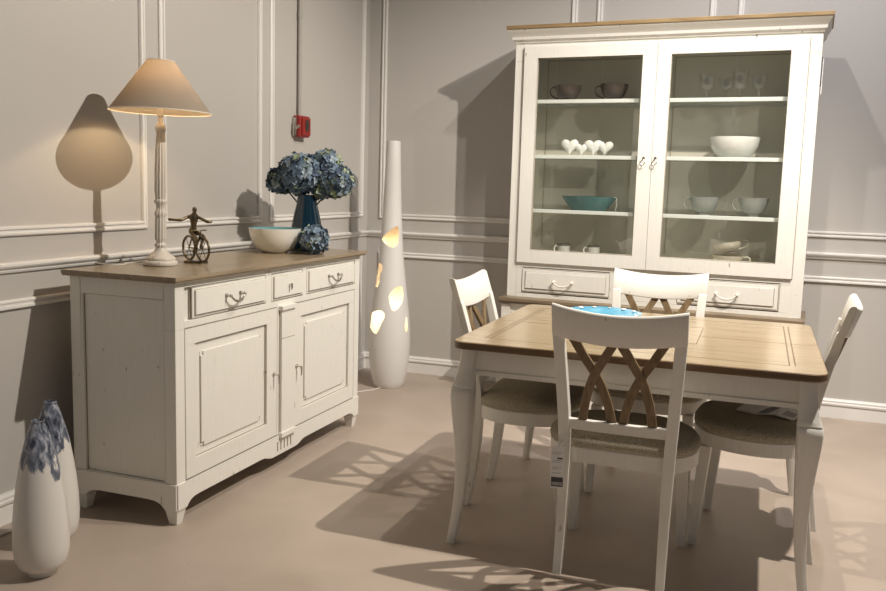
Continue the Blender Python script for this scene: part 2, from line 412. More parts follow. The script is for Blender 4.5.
sb_drawer(.103, .620, True); sb_drawer(.670, .943, False); sb_drawer(.985, 1.492, True)
def panel_door(m, y0, y1, z0, z1, x, pan, inner):
    """framed door on plane x (front = +x): sunk panel with raised notched field"""
    p0, p1, q0, q1 = pan; i0, i1, j0, j1 = inner; t = .024
    m.box(x-.02, x, y0, y1, z0, q0); m.box(x-.02, x, y0, y1, q1, z1); m.box(x-.02, x, y0, p0, q0, q1); m.box(x-.02, x, p1, y1, q0, q1)
    m.box(x-.02, x-.011, p0, p1, q0, q1)
    n = .016
    poly = [(i0+n, j0), (i1-n, j0), (i1-n, j0+n), (i1, j0+n), (i1, j1-n), (i1-n, j1-n), (i1-n, j1), (i0+n, j1), (i0+n, j1-n), (i0, j1-n), (i0, j0+n), (i0+n, j0+n)]
    poly = [(a, b) for a, b in poly]
    m.prism(poly, 'x', x-.012, x-.0035)
    for a, b, c, d in ((p0, p1, q0, q0+.004), (p0, p1, q1-.005, q1), (p0, p0+.004, q0, q1), (p1-.006, p1, q0, q1)): m.box(x-.0112, x-.0098, a, b, c, d, 1)
    for a, b, c, d in ((i0, i1, j0-.004, j0), (i0-.003, i0, j0, j1), (i1, i1+.003, j0, j1)): m.box(x-.0112, x-.0102, a, b, c, d, 1)
    for a, b, c, d in ((y0-.003, y0, z0, z1), (y1, y1+.003, z0, z1), (y0, y1, z1, z1+.0025), (y0, y1, z0-.003, z0)): m.box(x-.012, x+.0004, a, b, c, d, 1)
def key(parent, base, along, out):
    A = Vector(along); O = Vector(out); B = Vector(base); m = MB()
    m.tube([B, B+O*.004], .010, 12); m.tube([B+O*.003, B+O*.028], .0035, 8)
    m.tube([B+O*.026+A*.002, B+O*.029+Vector((0, 0, -.022)), B+O*.027+Vector((0, 0, -.042))], [.005, .004, .0025], 8)
    return m.build('key', 'steel', parent)
for (y0, y1, pan, inn, ky) in ((.056, .716, (.117, .632, .239, .690), (.160, .590, .272, .648), .688), (.872, 1.498, (.935, 1.44, .239, .688), (.978, 1.398, .272, .648), .890)):
    m = MB(); panel_door(m, y0, y1, .170, .7515, sbD+.001, pan, inn)
    d = m.build('door', ['white', 'patina'], SB, .0012, 1); key(d, (sbD+.001, ky, .455), (0, 1, 0), (1, 0, 0))
m = MB()
m.box(sbD-.02, sbD+.001, .716, .872, .166, .755)
m.box(sbD, sbD+.014, .737, .852, .175, .745); m.box(sbD, sbD+.024, .728, .861, .739, .757); m.box(sbD, sbD+.022, .728, .861, .153, .175)
m.box(sbD+.012, sbD+.0147, .737, .852, .608, .6115, 1); m.box(sbD+.0005, sbD+.0015, .731, .7365, .175, .745, 1)
m.build('pilaster', ['white', 'patina'], SB, .0015, 1)
# top board: two stepped layers, board joints as thin dark lines
m = MB(); tx0, tx1, ty0, ty1 = -.012, .5135, -.032, sbL+.032
m.box(tx0, tx1, ty0, ty1, .940, .9545); m.box(tx0, tx1-.006, ty0+.006, ty1-.006, .932, .941)
for x in (.12, .25, .38): m.box(x, x+.0018, ty0+.09, ty1-.09, .9540, .9547, 1)
for y in (ty0+.09, ty1-.09): m.box(tx0, tx1, y, y+.0018, .9540, .9547, 1)
m.build('top_board', ['oak_grey', 'inlay'], SB, .003, 2)

# ------------------------------------------------------------------ display cabinet
RZ = radians(-3.0)
HX, HY = 1.167, -.45
def hw(u, v, z=0):
    return (HX+u*cos(RZ)-v*sin(RZ), HY+u*sin(RZ)+v*cos(RZ), z)
HU = thing('display_cabinet', 'tall cream cabinet with two glazed doors standing at the back wall', 'cabinet', hw(0, 0), RZ)
hW = 1.68; hD = .36
m = MB()
m.box(0, .020, .004, hD, .652, 2.166); m.box(hW-.020, hW, .004, hD, .652, 2.166)            # sides
m.box(0, .058, 0, .022, .652, 2.166); m.box(hW-.058, hW, 0, .022, .652, 2.166)                # pilasters
m.box(.058, hW-.058, 0, .020, 2.140, 2.166); m.box(.058, hW-.058, .0, .020, .652, .676)       # rails
m.box(.058, hW-.058, 0, .020, .836, .862); m.box(.629, 1.024, 0, .020, .676, .836); m.box(.058, .092, 0, .020, .676, .836); m.box(hW-.115, hW-.058, 0, .020, .676, .836)
m.box(.02, hW-.02, 0.02, hD, 2.146, 2.166)
m.box(.02, hW-.02, .022, hD-.01, .652, .660)
for u0 in (0, hW-.058): m.box(u0-.0005, u0+.0585, -.0006, .02, 2.056, 2.060, 1)
m.build('carcass', ['white', 'patina'], HU, .0015, 1)
m = MB()
m.box(.02, hW-.02, hD-.012, hD, .66, 2.146)
for u0, u1 in ((.10, .80), (.88, 1.58)):
    for k in range(1):
        m.box(u0, u0+.008, hD-.016, hD-.012, .94, 2.11, 1); m.box(u1-.008, u1, hD-.016, hD-.012, .94, 2.11, 1); m.box(u0, u1, hD-.016, hD-.012, 2.10, 2.108, 1)
    m.box((u0+u1)/2-.002, (u0+u1)/2+.002, hD-.0135, hD-.012, .94, 2.10, 2)
m.box(.02, .024, .022, hD-.012, .90, 2.146); m.box(hW-.024, hW-.02, .022, hD-.012, .90, 2.146)
m.box(.02, hW-.02, .024, hD-.012, .884, .900)
m.build('back_panel', ['inside', 'patina_soft', 'shelfedge'], HU, .0008, 1)
for z in (1.178, 1.502, 1.826):
    s = MB().box(.026, hW-.026, .050, hD-.014, z-.009, z+.003).build('shelf', 'shelfglass', HU)
    MB().box(.026, hW-.026, .036, .050, z-.012, z+.010).build('shelf_edge', 'shelfedge', s, .002, 2)
# cornice: moulded profile mitred round front and sides
prof = [(.0, 2.160), (.006, 2.160), (.006, 2.168), (.012, 2.172), (.022, 2.178), (.024, 2.186), (.026, 2.194), (.034, 2.206), (.046, 2.220), (.052, 2.228), (.052, 2.234), (0, 2.234)]
rings = []
for k in range(4):
    r = []
    for o, z in prof:
        q = o*.72; r.append(((-q, hD, z), (-q, -o, z), (hW+q, -o, z), (hW+q, hD, z))[k])
    rings.append(r)
m = MB().loft(rings, 0, False); m.box(0, hW, 0, hD, 2.1665, 2.233); m.build('cornice', 'white', HU)
MB().box(-.044, hW+.046, -.060, hD, 2.234, 2.256).build('top_board', 'oak_gold', HU, .003)
# glazed doors
for (u0, u1, g0, g1, ku) in ((.060, .8355, .144, .756, .792), (.8375, 1.618, .915, 1.530, .858)):
    m = MB(); z0, z1, h0, h1 = .864, 2.138, .943, 2.070; F0, F1 = -.016, .006
    m.box(u0, g0, F0, F1, z0, z1); m.box(g1, u1, F0, F1, z0, z1); m.box(g0, g1, F0, F1, z0, h0); m.box(g0, g1, F0, F1, h1, z1)
    for a, b, c, d in ((g0-.003, g0, h0, h1), (g1, g1+.003, h0, h1), (g0, g1, h0-.003, h0), (g0, g1, h1, h1+.003)): m.box(a, b, F0-.0006, F1+.0005, c, d, 1)
    for a, b in ((u0-.004, u0), (u1, u1+.002 if u1 < 1 else u1+.004)): m.box(a, b, F1-.012, F1, z0, z1, 2)
    m.box(u0, u1, F1-.008, F1, z0-.002, z0, 2); m.box(u0, u1, F1-.008, F1, z1, z1+.002, 2)
    d = m.build('door', ['white', 'patina_soft', 'patina'], HU, .0012, 1)
    MB().box(g0-.004, g1+.004, -.004, -.001, h0-.004, h1+.004).build('glass_pane', 'pane', d)
    k = MB(); k.tube([(ku, F0, 1.50), (ku, F0-.004, 1.50)], .008, 12); k.tube([(ku, F0-.003, 1.50), (ku, F0-.024, 1.50)], .003, 8)
    k.tube([(ku+.0105*sin(a), F0-.024, 1.474+.0125*cos(a)) for a in [2*pi*i/14 for i in range(14)]], .0028, 6, closed=True); k.tube([(ku, F0-.024, 1.504), (ku, F0-.024, 1.486)], .0032, 6)
    k.build('key', 'steel', d)
for (u0, u1, hc) in ((.097, .629, .354), (1.024, 1.556, 1.290)):
    m = MB(); z0, z1 = .690, .823
    m.box(u0-.008, u1+.008, 0.004, .02, z0-.008, z1+.008, 0)
    m.box(u0, u1, -.003, .008, z0, z1, 0); m.box(u0+.022, u1-.022, -.010, 0, z0+.018, z1-.018, 0)
    for a, b, c, d in ((u0, u1, z0-.004, z0), (u0, u1, z1, z1+.005), (u0-.005, u0, z0-.004, z1+.004), (u1, u1+.006, z0-.004, z1+.004)): m.box(a, b, -.0015, .01, c, d, 1)
    for a, b, c, d in ((u0+.018, u1-.018, z0+.013, z0+.018), (u0+.018, u1-.018, z1-.017, z1-.014), (u0+.018, u0+.022, z0+.014, z1-.014), (u1-.022, u1-.017, z0+.014, z1-.014)): m.box(a, b, -.0042, 0, c, d, 1)
    d = m.build('drawer', ['white', 'patina'], HU, .0012, 1)
    h = MB(); bail_handle(h, .112, (1, 0, 0), (0, -1, 0), .757, (hc, -.010, 0)); h.build('handle', 'cream_metal', d)
m = MB()
m.box(-.022, hW+.022, -.105, hD, .630, .652); m.box(-.016, hW+.016, -.098, hD, .618, .631)
m.build('ledge', 'oak_ledge', HU, .003)
m = MB()
m.box(0, hW, -.07, hD, .075, .618); m.box(-.004, .05, -.082, -.02, 0, .612); m.box(hW-.05, hW+.004, -.082, -.02, 0, .612)
m.box(0.05, hW-.05, -.076, -.06, .02, .11); m.box(0, .05, hD-.05, hD, 0, .1); m.box(hW-.05, hW, hD-.05, hD, 0, .1)
m.box(0, hW, -.0725, -.069, .560, .563, 1); m.box(-.0045, .0505, -.0828, -.02, .567, .570, 1)
m.build('base_carcass', ['white', 'patina'], HU, .0015, 1)
for u0, u1 in ((.055, .838), (.842, 1.625)):
    m = MB(); z0, z1 = .115, .555
    m.box(u0, u1, -.086, -.07, z0, z0+.07); m.box(u0, u1, -.086, -.07, z1-.07, z1); m.box(u0, u0+.075, -.086, -.07, z0, z1); m.box(u1-.075, u1, -.086, -.07, z0, z1)
    m.box(u0+.1, u1-.1, -.082, -.07, z0+.095, z1-.095)
    m.build('base_door', 'white', HU, .0015, 1)

# --- things kept in the cabinet
FL = .900
def cup_prof(r, h, foot=True):
    t = .003
    return [(.001, .004), (r*.42, .004), (r*.44, 0), (r*.47, .001), (r*.42, h*.13), (r*.40, h*.17), (r*.62, h*.26), (r*.82, h*.45), (r*.94, h*.72), (r, h), (r-t, h), (r*.92-t, h*.72), (r*.80-t, h*.46), (r*.58, h*.30), (.001, h*.24)]
def teacup(name, label, u, v, z, r, h, mat, group, cat='cup', side=-1, band=None):
    t = thing(name, label, cat, hw(u, v, z), RZ, group)
    MB().lathe(cup_prof(r, h), n=40).build('bowl', mat, t)
    a = MB(); pts = [(side*(r*.96), 0, h*.86), (side*(r*1.18), 0, h*.92), (side*(r*1.36), 0, h*.74), (side*(r*1.30), 0, h*.48), (side*(r*.98), 0, h*.30), (side*(r*.70), 0, h*.26)]
    a.tube(catmull(pts, 5), .0042, 8); a.build('handle', mat, t); return t
teacup('teacup', 'dark smoky brown teacup nearest the left end of the top shelf', .284, .17, 1.830, .081, .100, 'darkcup', 'dark cups on the top shelf')
teacup('teacup', 'dark smoky brown teacup nearer the middle of the top shelf', .563, .17, 1.830, .082, .103, 'darkcup', 'dark cups on the top shelf')
teacup('teacup', 'grey glass teacup below the white bowl, nearer the key', 1.118, .17, 1.182, .083, .108, 'greyglass', 'grey glass cups on the lower shelf')
teacup('teacup', 'grey glass teacup below the white bowl, nearer the cabinet side', 1.386, .17, 1.182, .082, .111, 'greyglass', 'grey glass cups on the lower shelf')
# hearts
t = thing('heart_ornament', 'white ceramic row of four hearts on the second shelf', 'ornament', hw(.41, .17, 1.507), RZ)
MB().box(-.135, .125, -.022, .022, -.001, .010).build('base', 'porcelain', t, .003)
for (x, s, w) in ((-.100, .104, 1.02), (-.026, .076, 1.10), (.046, .100, 1.12), (.116, .092, 1.05)):
    N = 28; rings = []
    for yy, k in ((-.020, .35), (-.017, .72), (-.009, .95), (0, 1), (.009, .95), (.017, .72), (.020, .35)):
        r = []
        for i in range(N):
            a = 2*pi*i/N; hx = 16*sin(a)**3/16; hz = (13*cos(a)-5*cos(2*a)-2*cos(3*a)-cos(4*a))/16
            r.append((x+hx*s*.52*w*k, yy, .008+s*.56+hz*s*.50*k+(0 if 1 else 0)))
        rings.append(r)
    MB().loft(rings).build('heart', 'porcelain', t)
# teal oval dish with hanging price thread
t = thing('dish', 'wide teal oval dish on the third shelf with a price thread', 'dish', hw(.444, .17, 1.182), RZ)
MB().lathe([(.001, .003), (.085, .003), (.09, 0), (.10, .004), (.135, .040), (.160, .075), (.167, .090), (.163, .090), (.13, .045), (.09, .012), (.001, .009)], n=56, sy=.62).build('bowl', 'teal', t)
MB().tube(catmull([(.150, -.03, .086), (.172, -.035, .085), (.178, -.04, .05), (.172, -.04, .01)], 5), .0014, 5).build('price_thread', 'paper', t)
# white bowl
tag(MB().lathe([(.001, .003), (.062, .003), (.064, 0), (.074, .004), (.105, .030), (.126, .068), (.134, .105), (.135, .121), (.130, .121), (.128, .104), (.118, .068), (.09, .03), (.001, .012)], n=56).build('bowl', 'porcelain'),
    'deep white porcelain bowl alone behind the right-hand glass door', 'bowl').location = hw(1.262, .17, 1.506)
# stemmed glasses
def goblet(label, u, v, h, r):
    t = thing('stemmed_glass', label, 'glass', hw(u, v, 1.830), RZ, 'stemmed glasses on the top shelf')
    MB().lathe([(.001, .003), (r*.70, .003), (r*.72, .0), (r*.74, .002), (r*.3, .008), (.006, .014), (.009, .024), (.0125, .030), (.008, .036), (.006, .044), (.010, .052), (.007, .058), (.001, .062)], n=28).build('stem', 'crystal', t)
    MB().lathe([(.001, .058), (r*.45, .063), (r*.74, .078), (r*.82, .10), (r*.84, h*.8), (r, h), (r-.0025, h), (r*.8, h*.8), (r*.78, .10), (r*.70, .081), (r*.4, .068), (.001, .064)], n=32, cap=False).build('cup', 'crystal', t)
    e = MB(); zc = h*.72
    for a, b in ((.014, .020), (.007, .011)):
        e.tube([(a*sin(q), -r*.845-.001, zc+b*cos(q)) for q in [2*pi*i/16 for i in range(16)]], .0016, 5, closed=True)
    e.box(-.002, .002, -r*.85-.002, -r*.85, zc-.012, zc+.012); e.build('crest', 'crest', t)
goblet('clear stemmed glass with crest, first of the four from the middle door frame', 1.092, .17, .150, .050)
goblet('small clear stemmed glass with crest, second of the four from the middle door frame', 1.195, .20, .135, .043)
goblet('tallest clear stemmed glass with crest, third of the four from the middle door frame', 1.272, .15, .160, .047)
goblet('clear stemmed glass with crest, last of the four, nearest the cabinet side', 1.370, .18, .143, .047)
# mugs
for u, lab in ((.305, 'small pale grey mug with dark rim at the outer end of the cabinet floor'), (.490, 'small pale grey mug with dark rim nearer the middle of the cabinet floor')):
    t = thing('mug', lab, 'mug', hw(u, .16, FL), RZ, 'grey mugs on the cabinet floor')
    m = MB(); m.lathe([(.001, .004), (.034, .004), (.036, 0), (.037, .004), (.037, .076), (.034, .076), (.034, .010), (.001, .010)], n=32)
    m.build('body', 'mugglaze', t)
    MB().lathe([(.0374, .068), (.0378, .070), (.0378, .080), (.0335, .080), (.0335, .068)], n=32, cap=False).build('rim', 'mugband', t)
    MB().tube(catmull([(-.035, 0, .060), (-.052, 0, .062), (-.062, 0, .046), (-.054, 0, .028), (-.035, 0, .026)], 5), .0045, 8).build('handle', 'porcelain', t)
# two ivory cups, one tipped on the other
t = teacup('teacup', 'lower ivory cup holding up a tipped cup on the cabinet floor', 1.270, .17, FL, .088, .062, 'stoneware', 'stacked ivory cups', side=1)
t = teacup('teacup', 'upper ivory cup tipped on its side on another cup', 1.268, .17, FL+.063, .082, .062, 'stoneware', 'stacked ivory cups', side=1)
t.rotation_euler = (0, radians(-13), RZ); t.location = hw(1.272, .17, FL+.073)
# swing label on the cabinet's outer side
t = thing('hang_tag', 'narrow dark and white label hanging on the side of the tall cabinet', 'label', hw(hW+.001, .02, 0), RZ)
MB().box(0, .006, 0, .07, 1.895, 2.035).build('card_back', 'ink', t); MB().box(.006, .010, .002, .068, 1.845, 2.03).build('card', 'paper', t)

# ------------------------------------------------------------------ dining table
TX, TY, TW, TD = 2.2137, -2.1075, 1.251, 1.130
TB = thing('dining_table', 'square dining table with blond oak top and curved cream legs', 'table', (TX, TY, 0))
def rrect(w, d, r, n=6):
    out = []
    for cx, cy, a0 in ((w/2-r, d/2-r, 0), (-w/2+r, d/2-r, pi/2), (-w/2+r, -d/2+r, pi), (w/2-r, -d/2+r, 1.5*pi)):
        for k in range(n+1): a = a0+pi/2*k/n; out.append((cx+r*cos(a), cy+r*sin(a)))
    return out
m = MB()
def ring(w, d, r, z): return [(x, y, z) for x, y in rrect(w, d, r)]
R0 = [ring(TW-.008, TD-.008, .046, .733), ring(TW, TD, .05, .738), ring(TW, TD, .05, .7565), ring(TW-.006, TD-.006, .047, .760)]
m.loft(R0, 1, False, False); m._add(R0[0], [tuple(range(len(R0[0])-1, -1, -1))], 1); m._add(R0[-1], [tuple(range(len(R0[0])))], 0)
w2, d2 = TW/2, TD/2
def line(x0, x1, y0, y1): m.box(x0, x1, y0, y1, .7597, .7604, 2)
for x in (-w2+.095, -w2+.113, w2-.113, w2-.095): line(x-.0022, x+.0022, -d2+.115, d2-.115)       # double stringing
line(-w2+.01, -.195, -.0012, .0012+.001); line(.205, w2-.01, -.001, .0012)
for x in (-.2, .2): line(x-.0016, x+.0016, -.18, .23)
line(-.2, .2, -.1816, -.1784); line(-.2, .2, .2284, .2316)
for y in (-d2+.115, d2-.115): line(-w2+.113, w2-.113, y-.001, y+.001)
m.build('tabletop', ['oak_table', 'oak_edge', 'inlay'], TB)
m = MB(); ia, ib = .052, .10
for s in (-1, 1):
    m.box(-w2+.06, w2-.06, s*(d2-ia), s*(d2-ia-.02), .650, .733); m.box(-w2+.06, w2-.06, s*(d2-ia+.004), s*(d2-ia-.02), .634, .652)
    m.box(s*(w2-ia), s*(w2-ia-.02), -d2+.06, d2-.06, .650, .733); m.box(s*(w2-ia+.004), s*(w2-ia-.02), -d2+.06, d2-.06, .634, .652)
    m.box(-w2+.06, w2-.06, s*(d2-ia+.0006), s*(d2-ia-.01), .652, .655, 1)
m.build('apron', ['chairwhite', 'patina_soft'], TB, .002, 1)
LEG = [(.733, .031, .052), (.690, .028, .053), (.640, .020, .058), (.605, .010, .068), (.592, .005, .074), (.588, .008, .070), (.584, .003, .077), (.560, .002, .077), (.520, .005, .073), (.480, .009, .068), (.430, .014, .061), (.354, .021, .051), (.260, .024, .043), (.170, .022, .037), (.090, .015, .033), (.030, .008, .031), (0, .005, .031)]
for sx in (-1, 1):
    for sy in (-1, 1):
        rings = []
        for z, o, w in LEG:
            c = .006*w/.07; xs = [(o, o+c), (o+c, o), (o+w-c, o), (o+w, o+c), (o+w, o+w-c), (o+w-c, o+w), (o+c, o+w), (o, o+w-c)]
            rings.append([(sx*(w2-a), sy*(d2-b), z) for a, b in xs])
        m = MB().loft(rings, 0, True); m.build('leg', 'chairwhite', TB)

# ------------------------------------------------------------------ dining chair
def back_y(z, x=0):
    P = [(.45, -.172), (.56, -.185), (.70, -.217), (.845, -.257), (.945, -.288)]
    for (a, b), (c, d) in zip(P, P[1:]):
        if z <= c or c == .945: y = b+(d-b)*(z-a)/(c-a); break
    bow = .030*max(0, (z-.50)/.44)
    return y-bow*(1-(x/.20)**2)
def make_chair():
    t = thing('dining_chair', '', 'chair', (0, 0, 0), 0, 'dining chairs around the table')
    half = [(0, .236), (.07, .233), (.14, .214), (.205, .168), (.246, .095), (.260, .01), (.248, -.075), (.212, -.138), (.160, -.166), (.08, -.170)]
    pts = half+[(0, -.170)]+[(-x, y) for x, y in half[::-1][:-1]]
    out = [(p.x, p.y) for p in catmull([(x, y, 0) for x, y in pts], 3, True)]
    def rg(s, z, dy=0): return [(x*s, .03+(y-.03)*s, z) for x, y in out]
    MB().loft([rg(.955, .384), (rg(.985, .386)), rg(.99, .436), rg(.975, .440)], 0, False).build('seat_frame', 'chairwhite', t)
    MB().loft([rg(.95, .437), rg(.99, .442), rg(1.005, .452), rg(.995, .466), rg(.955, .478), rg(.87, .487), rg(.70, .493), rg(.4, .496), rg(.1, .497)]).build('seat_cushion', 'tweed', t)
    for s in (-1, 1):
        P = catmull([(s*.173, -.212, 0), (s*.172, -.192, .12), (s*.172, -.174, .28), (s*.175, -.171, .44), (s*.180, -.185, .56), (s*.188, -.217, .70), (s*.1965, -.257, .850)], 4)
        n = len(P); ws = [.029+.009*min(1, k/(n*.45)) for k in range(n)]; ts = [.030+.012*sin(pi*min(1, k/(n-1))) for k in range(n)]
        MB().strip(P, (1, 0, 0), ws, (0, 1, 0), ts).build('leg', 'chairwhite', t, .003, 2)
        P = catmull([(s*.204, .196, 0), (s*.201, .186, .12), (s*.196, .176, .26), (s*.192, .168, .386)], 4); n = len(P)
        ws = [.029+.016*k/(n-1) for k in range(n)]
        MB().strip(P, (1, 0, 0), ws, (0, 1, 0), ws).build('leg', 'chairwhite', t, .003, 2)
    # crest rail: bowed in plan, dipped along its top edge
    rings = []; N = 20
    for k in range(N+1):
        u = -1+2*k/N; x = u*.2155; dip = .024*(1-u*u); zt = .946-dip; zb = .838-dip*.95; th = .026
        sec = []
        for z, o in ((zb, -th/2), (zb+.004, -th/2-.002), (zt-.008, -th/2), (zt, -th/4), (zt, th/4), (zt-.008, th/2), (zb+.004, th/2+.002), (zb, th/2)):
            sec.append((x, back_y(z, x*.93)+o, z))
        rings.append(sec)
    MB().loft(rings, 0, True).build('crest_rail', 'chairwhite', t, .002, 2)
    rings = []
    for k in range(13):
        u = -1+2*k/12; x = u*.163; y = -.182-.006*(1-u*u)
        rings.append([(x, y-.011, .508), (x, y+.011, .508), (x, y+.008, .544), (x, y-.014, .544)])
    MB().loft(rings, 0, False).build('back_rail', 'chairwhite', t, .002, 1)
    for s in (-1, 1):
        for pts, o in (([(-.148, .835), (-.110, .770), (-.070, .705), (-.037, .625), (-.018, .540)], .003), ([(-.013, .822), (-.046, .765), (-.080, .700), (-.103, .625), (-.116, .540)], -.003)):
            P = catmull([(s*x, back_y(z, x)+o, z) for x, z in pts], 5)
            rings = []
            for k, p in enumerate(P):
                tg = (P[min(k+1, len(P)-1)]-P[max(k-1, 0)]).normalized(); nrm = Vector((0, 1, 0)); wd = tg.cross(nrm).normalized(); nd = wd.cross(tg).normalized()
                rings.append([p+wd*.0145*i+nd*.0065*j for i, j in ((-1, -1), (1, -1), (1, 1), (-1, 1))])
            MB().loft(rings, 0, False).build('back_slat', 'splat', t, .0015, 1)
    return t
ch = make_chair()
ch.location = (2.203, -2.535, 0); ch['label'] = 'white dining chair with its back to the camera and a price tag on its leg'
dup(ch, (1.745, -2.093, 0), radians(-90), 'white dining chair on the sideboard side of the table')
dup(ch, (2.655, -2.112, 0), radians(85), 'white dining chair with a leaflet lying on its seat')
dup(ch, (2.183, -1.695, 0), radians(180), 'white dining chair on the cabinet side of the table')

# price tag tied to the near chair, leaflet on the far right seat
t = thing('price_tag', 'white price tag hanging from the left leg of the nearest chair', 'tag', (2.018, -2.765, 0), radians(10))
m = MB(); m.box(-.023, .023, -.0008, .0008, .306, .452)
m.box(-.020, .020, -.0012, -.0007, .312, .345, 1)
for k, (w, z) in enumerate(((.03, .430), (.024, .424), (.034, .402), (.028, .396), (.032, .378), (.02, .372), (.03, .358))): m.box(-.018, -.018+w, -.0011, -.0007, z, z+.0025, 2)
m.box(-.002, .016, -.0012, -.0007, .408, .413, 1)
for k in range(9): m.box(-.017+k*.004, -.017+k*.004+.0016, -.0014, -.0011, .316, .328, 3)
m.build('card', ['paper', 'ink', 'inksoft', 'paper'], t)
MB().tube(catmull([(-.004, 0, .448), (.0, .004, .47), (.016, .01, .482), (.02, .006, .468), (.0, 0, .449)], 4), .0011, 5).build('string', 'paper', t)
t = thing('leaflet', 'folded printed leaflet lying on the right chair seat', 'leaflet', (2.692, -2.098, .497), radians(-14))
m = MB()
prof = [(-.105, .006), (-.035, .0015), (.035, .010), (.105, .0015)]
for k in range(3):
    (x0, z0), (x1, z1) = prof[k], prof[k+1]
    m._add([(x0, -.105, z0), (x1, -.105, z1), (x1, .105, z1), (x0, .105, z0), (x0, -.105, z0-.001), (x1, -.105, z1-.001), (x1, .105, z1-.001), (x0, .105, z0-.001)],
           [(0, 1, 2, 3), (7, 6, 5, 4), (0, 4, 5, 1), (1, 5, 6, 2), (2, 6, 7, 3), (3, 7, 4, 0)], 0)
    def pt(a, y): return (x0+(x1-x0)*a, y, z0+(z1-z0)*a+.0005)
    if k == 1: m._add([pt(.05, -.085), pt(.6, -.085), pt(.95, .02), pt(.8, .085), pt(.3, .02)], [(0, 1, 2, 3, 4)], 1)
    if k == 2: m._add([pt(.3, -.07), pt(.9, -.07), pt(.9, -.01), pt(.3, .01)], [(0, 1, 2, 3)], 2)
m.build('sheet', ['paper', 'ink', 'inkgrey'], t)

# sky blue plate on the table
t = thing('bowl', 'shallow sky blue bowl with white rim highlights on the dining table', 'bowl', (1.995, -1.86, .760))
MB().lathe([(.001, .004), (.06, .004), (.065, 0), (.075, .004), (.12, .014), (.158, .028), (.164, .034), (.160, .035), (.12, .021), (.075, .013), (.001, .011)], n=56).build('dish', 'sky', t)
for k in range(14):
    a = 2*pi*k/14+.2; MB().ball((.150*cos(a), .150*sin(a),   .033), .007+.003*(k % 3), 8, sz=.35).build('rim_highlight', 'porcelain', t)  # white blobs stand in for highlights and rough edges on the rim

# ------------------------------------------------------------------ table lamp
t = thing('table_lamp', 'whitewashed turned table lamp with conical linen shade on the sideboard', 'lamp', (.301, -2.629, .9562)); t.rotation_euler = (-.0071, .0097, 0)
MB().lathe([(.001, 0), (.066, 0), (.068, .004), (.068, .014), (.064, .018), (.058, .020), (.060, .026), (.056, .034), (.044, .038), (.040, .046), (.028, .054), (.021, .064), (.019, .072), (.001, .074)], n=48).build('base', 'lampwood', t)
MB().lathe([(.001, .07), (.018, .072), (.022, .078), (.022, .084), (.016, .090), (.015, .095), (.021, .105), (.0215, .108), (.021, .190), (.019, .196), (.023, .204), (.023, .214), (.018, .222), (.016, .235), (.018, .248), (.024, .256), (.024, .263), (.019, .268)], n=48, rib=(12, .07)).build('column_foot', 'lampwood', t)
MB().lathe([(.019, .266), (.0195, .275), (.0225, .30), (.022, .38), (.0195, .47), (.0165, .52), (.015, .535)], n=48, rib=(12, .08)).build('column', 'lampwood', t)
MB().lathe([(.015, .534), (.019, .540), (.021, .552), (.018, .566), (.010, .574), (.0095, .60), (.012, .602), (.012, .64), (.001, .642)], n=32).build('socket', 'lampwood', t)
MB().ball((0, 0, .695), .030, 16).build('bulb', 'bulb', t)
SHB, SHT, RB, RT = .618, .818, .199, .054
MB().lathe([(RB, SHB), (RT, SHT), (RT-.0015, SHT), (RB-.0015, SHB)], n=72, cap=False).build('shade', 'linen', t)
m = MB(); m.tube([(RB*cos(a), RB*sin(a), SHB) for a in [2*pi*i/72 for i in range(72)]], .0025, 6, closed=True); m.tube([(RT*cos(a), RT*sin(a), SHT) for a in [2*pi*i/40 for i in range(40)]], .002, 6, closed=True)
for k in range(3):
    a = 2*pi*k/3+.5; m.tube([(RT*cos(a), RT*sin(a), SHT), (0, 0, SHT-.02)], .0015, 5)
m.tube([(0, 0, .64), (0, 0, SHT-.004)], .0025, 6)
m.ball((0.0, 0, SHT+.004), .007, 10)
m.build('shade_frame', 'linen_in', t)
MB().tube(catmull([(-.06, .02, .004), (-.10, .0, .0035), (-.115, -.06, .0035), (-.09, -.12, .0035), (-.13, -.16, .0042), (-.175, -.155, .0045), (-.194, -.155, .006), (-.201, -.155, -.02), (-.201, -.155, -.12)], 6), .0025, 6).build('cord', 'cord', t)

# ------------------------------------------------------------------ bronze cyclist
t = thing('figurine', 'small bronze cyclist figurine with outstretched arms on the sideboard', 'figurine', (.351, -2.460, .9547), radians(36))
# local x: across the view, -y: towards the room
m = MB()
m.loft([[(.050*cos(a)*k, .032*sin(a)*k, z) for a in [2*pi*i/28 for i in range(28)]] for k, z in ((.98, 0), (1, .003), (1, .007), (.95, .010))]); m.build('base', 'bronze', t)
dv = Vector((.50, -.866, 0)).normalized()
wr = .050; wc = [Vector((0, 0, .0615))+dv*s for s in (-.056, .056)]
for c in wc:
    m = MB(); m.tube([c+dv*wr*cos(a)+Vector((0, 0, wr*sin(a))) for a in [2*pi*i/36 for i in range(36)]], .0052, 8, closed=True)
    for k in range(3):
        a = pi*k/3; m.tube([c+dv*wr*cos(a)+Vector((0, 0, wr*sin(a))), c-dv*wr*cos(a)-Vector((0, 0, wr*sin(a)))], .0014, 5)
    m.build('wheel', 'bronze', t)
Z = Vector((0, 0, 1)); bb = Vector((0, 0, .062)); seat = Vector((0, 0, .122))-dv*.022; head = wc[1]-dv*.018+Z*.065
m = MB()
for a, b in ((wc[0], seat), (wc[0], bb), (bb, seat), (bb, head), (seat-Z*.008, head), (head+Z*.012, wc[1])): m.tube([a, b], .0032, 8)
sd = Vector((dv.y, -dv.x, 0))
m.tube([head+Z*.014+sd*.034-dv*.01, head+Z*.014, head+Z*.014-sd*.034-dv*.01], .003, 8); m.build('bicycle_frame', 'bronze', t)
me = bpy.data.meshes.new('rider')
hip = seat+Z*.012
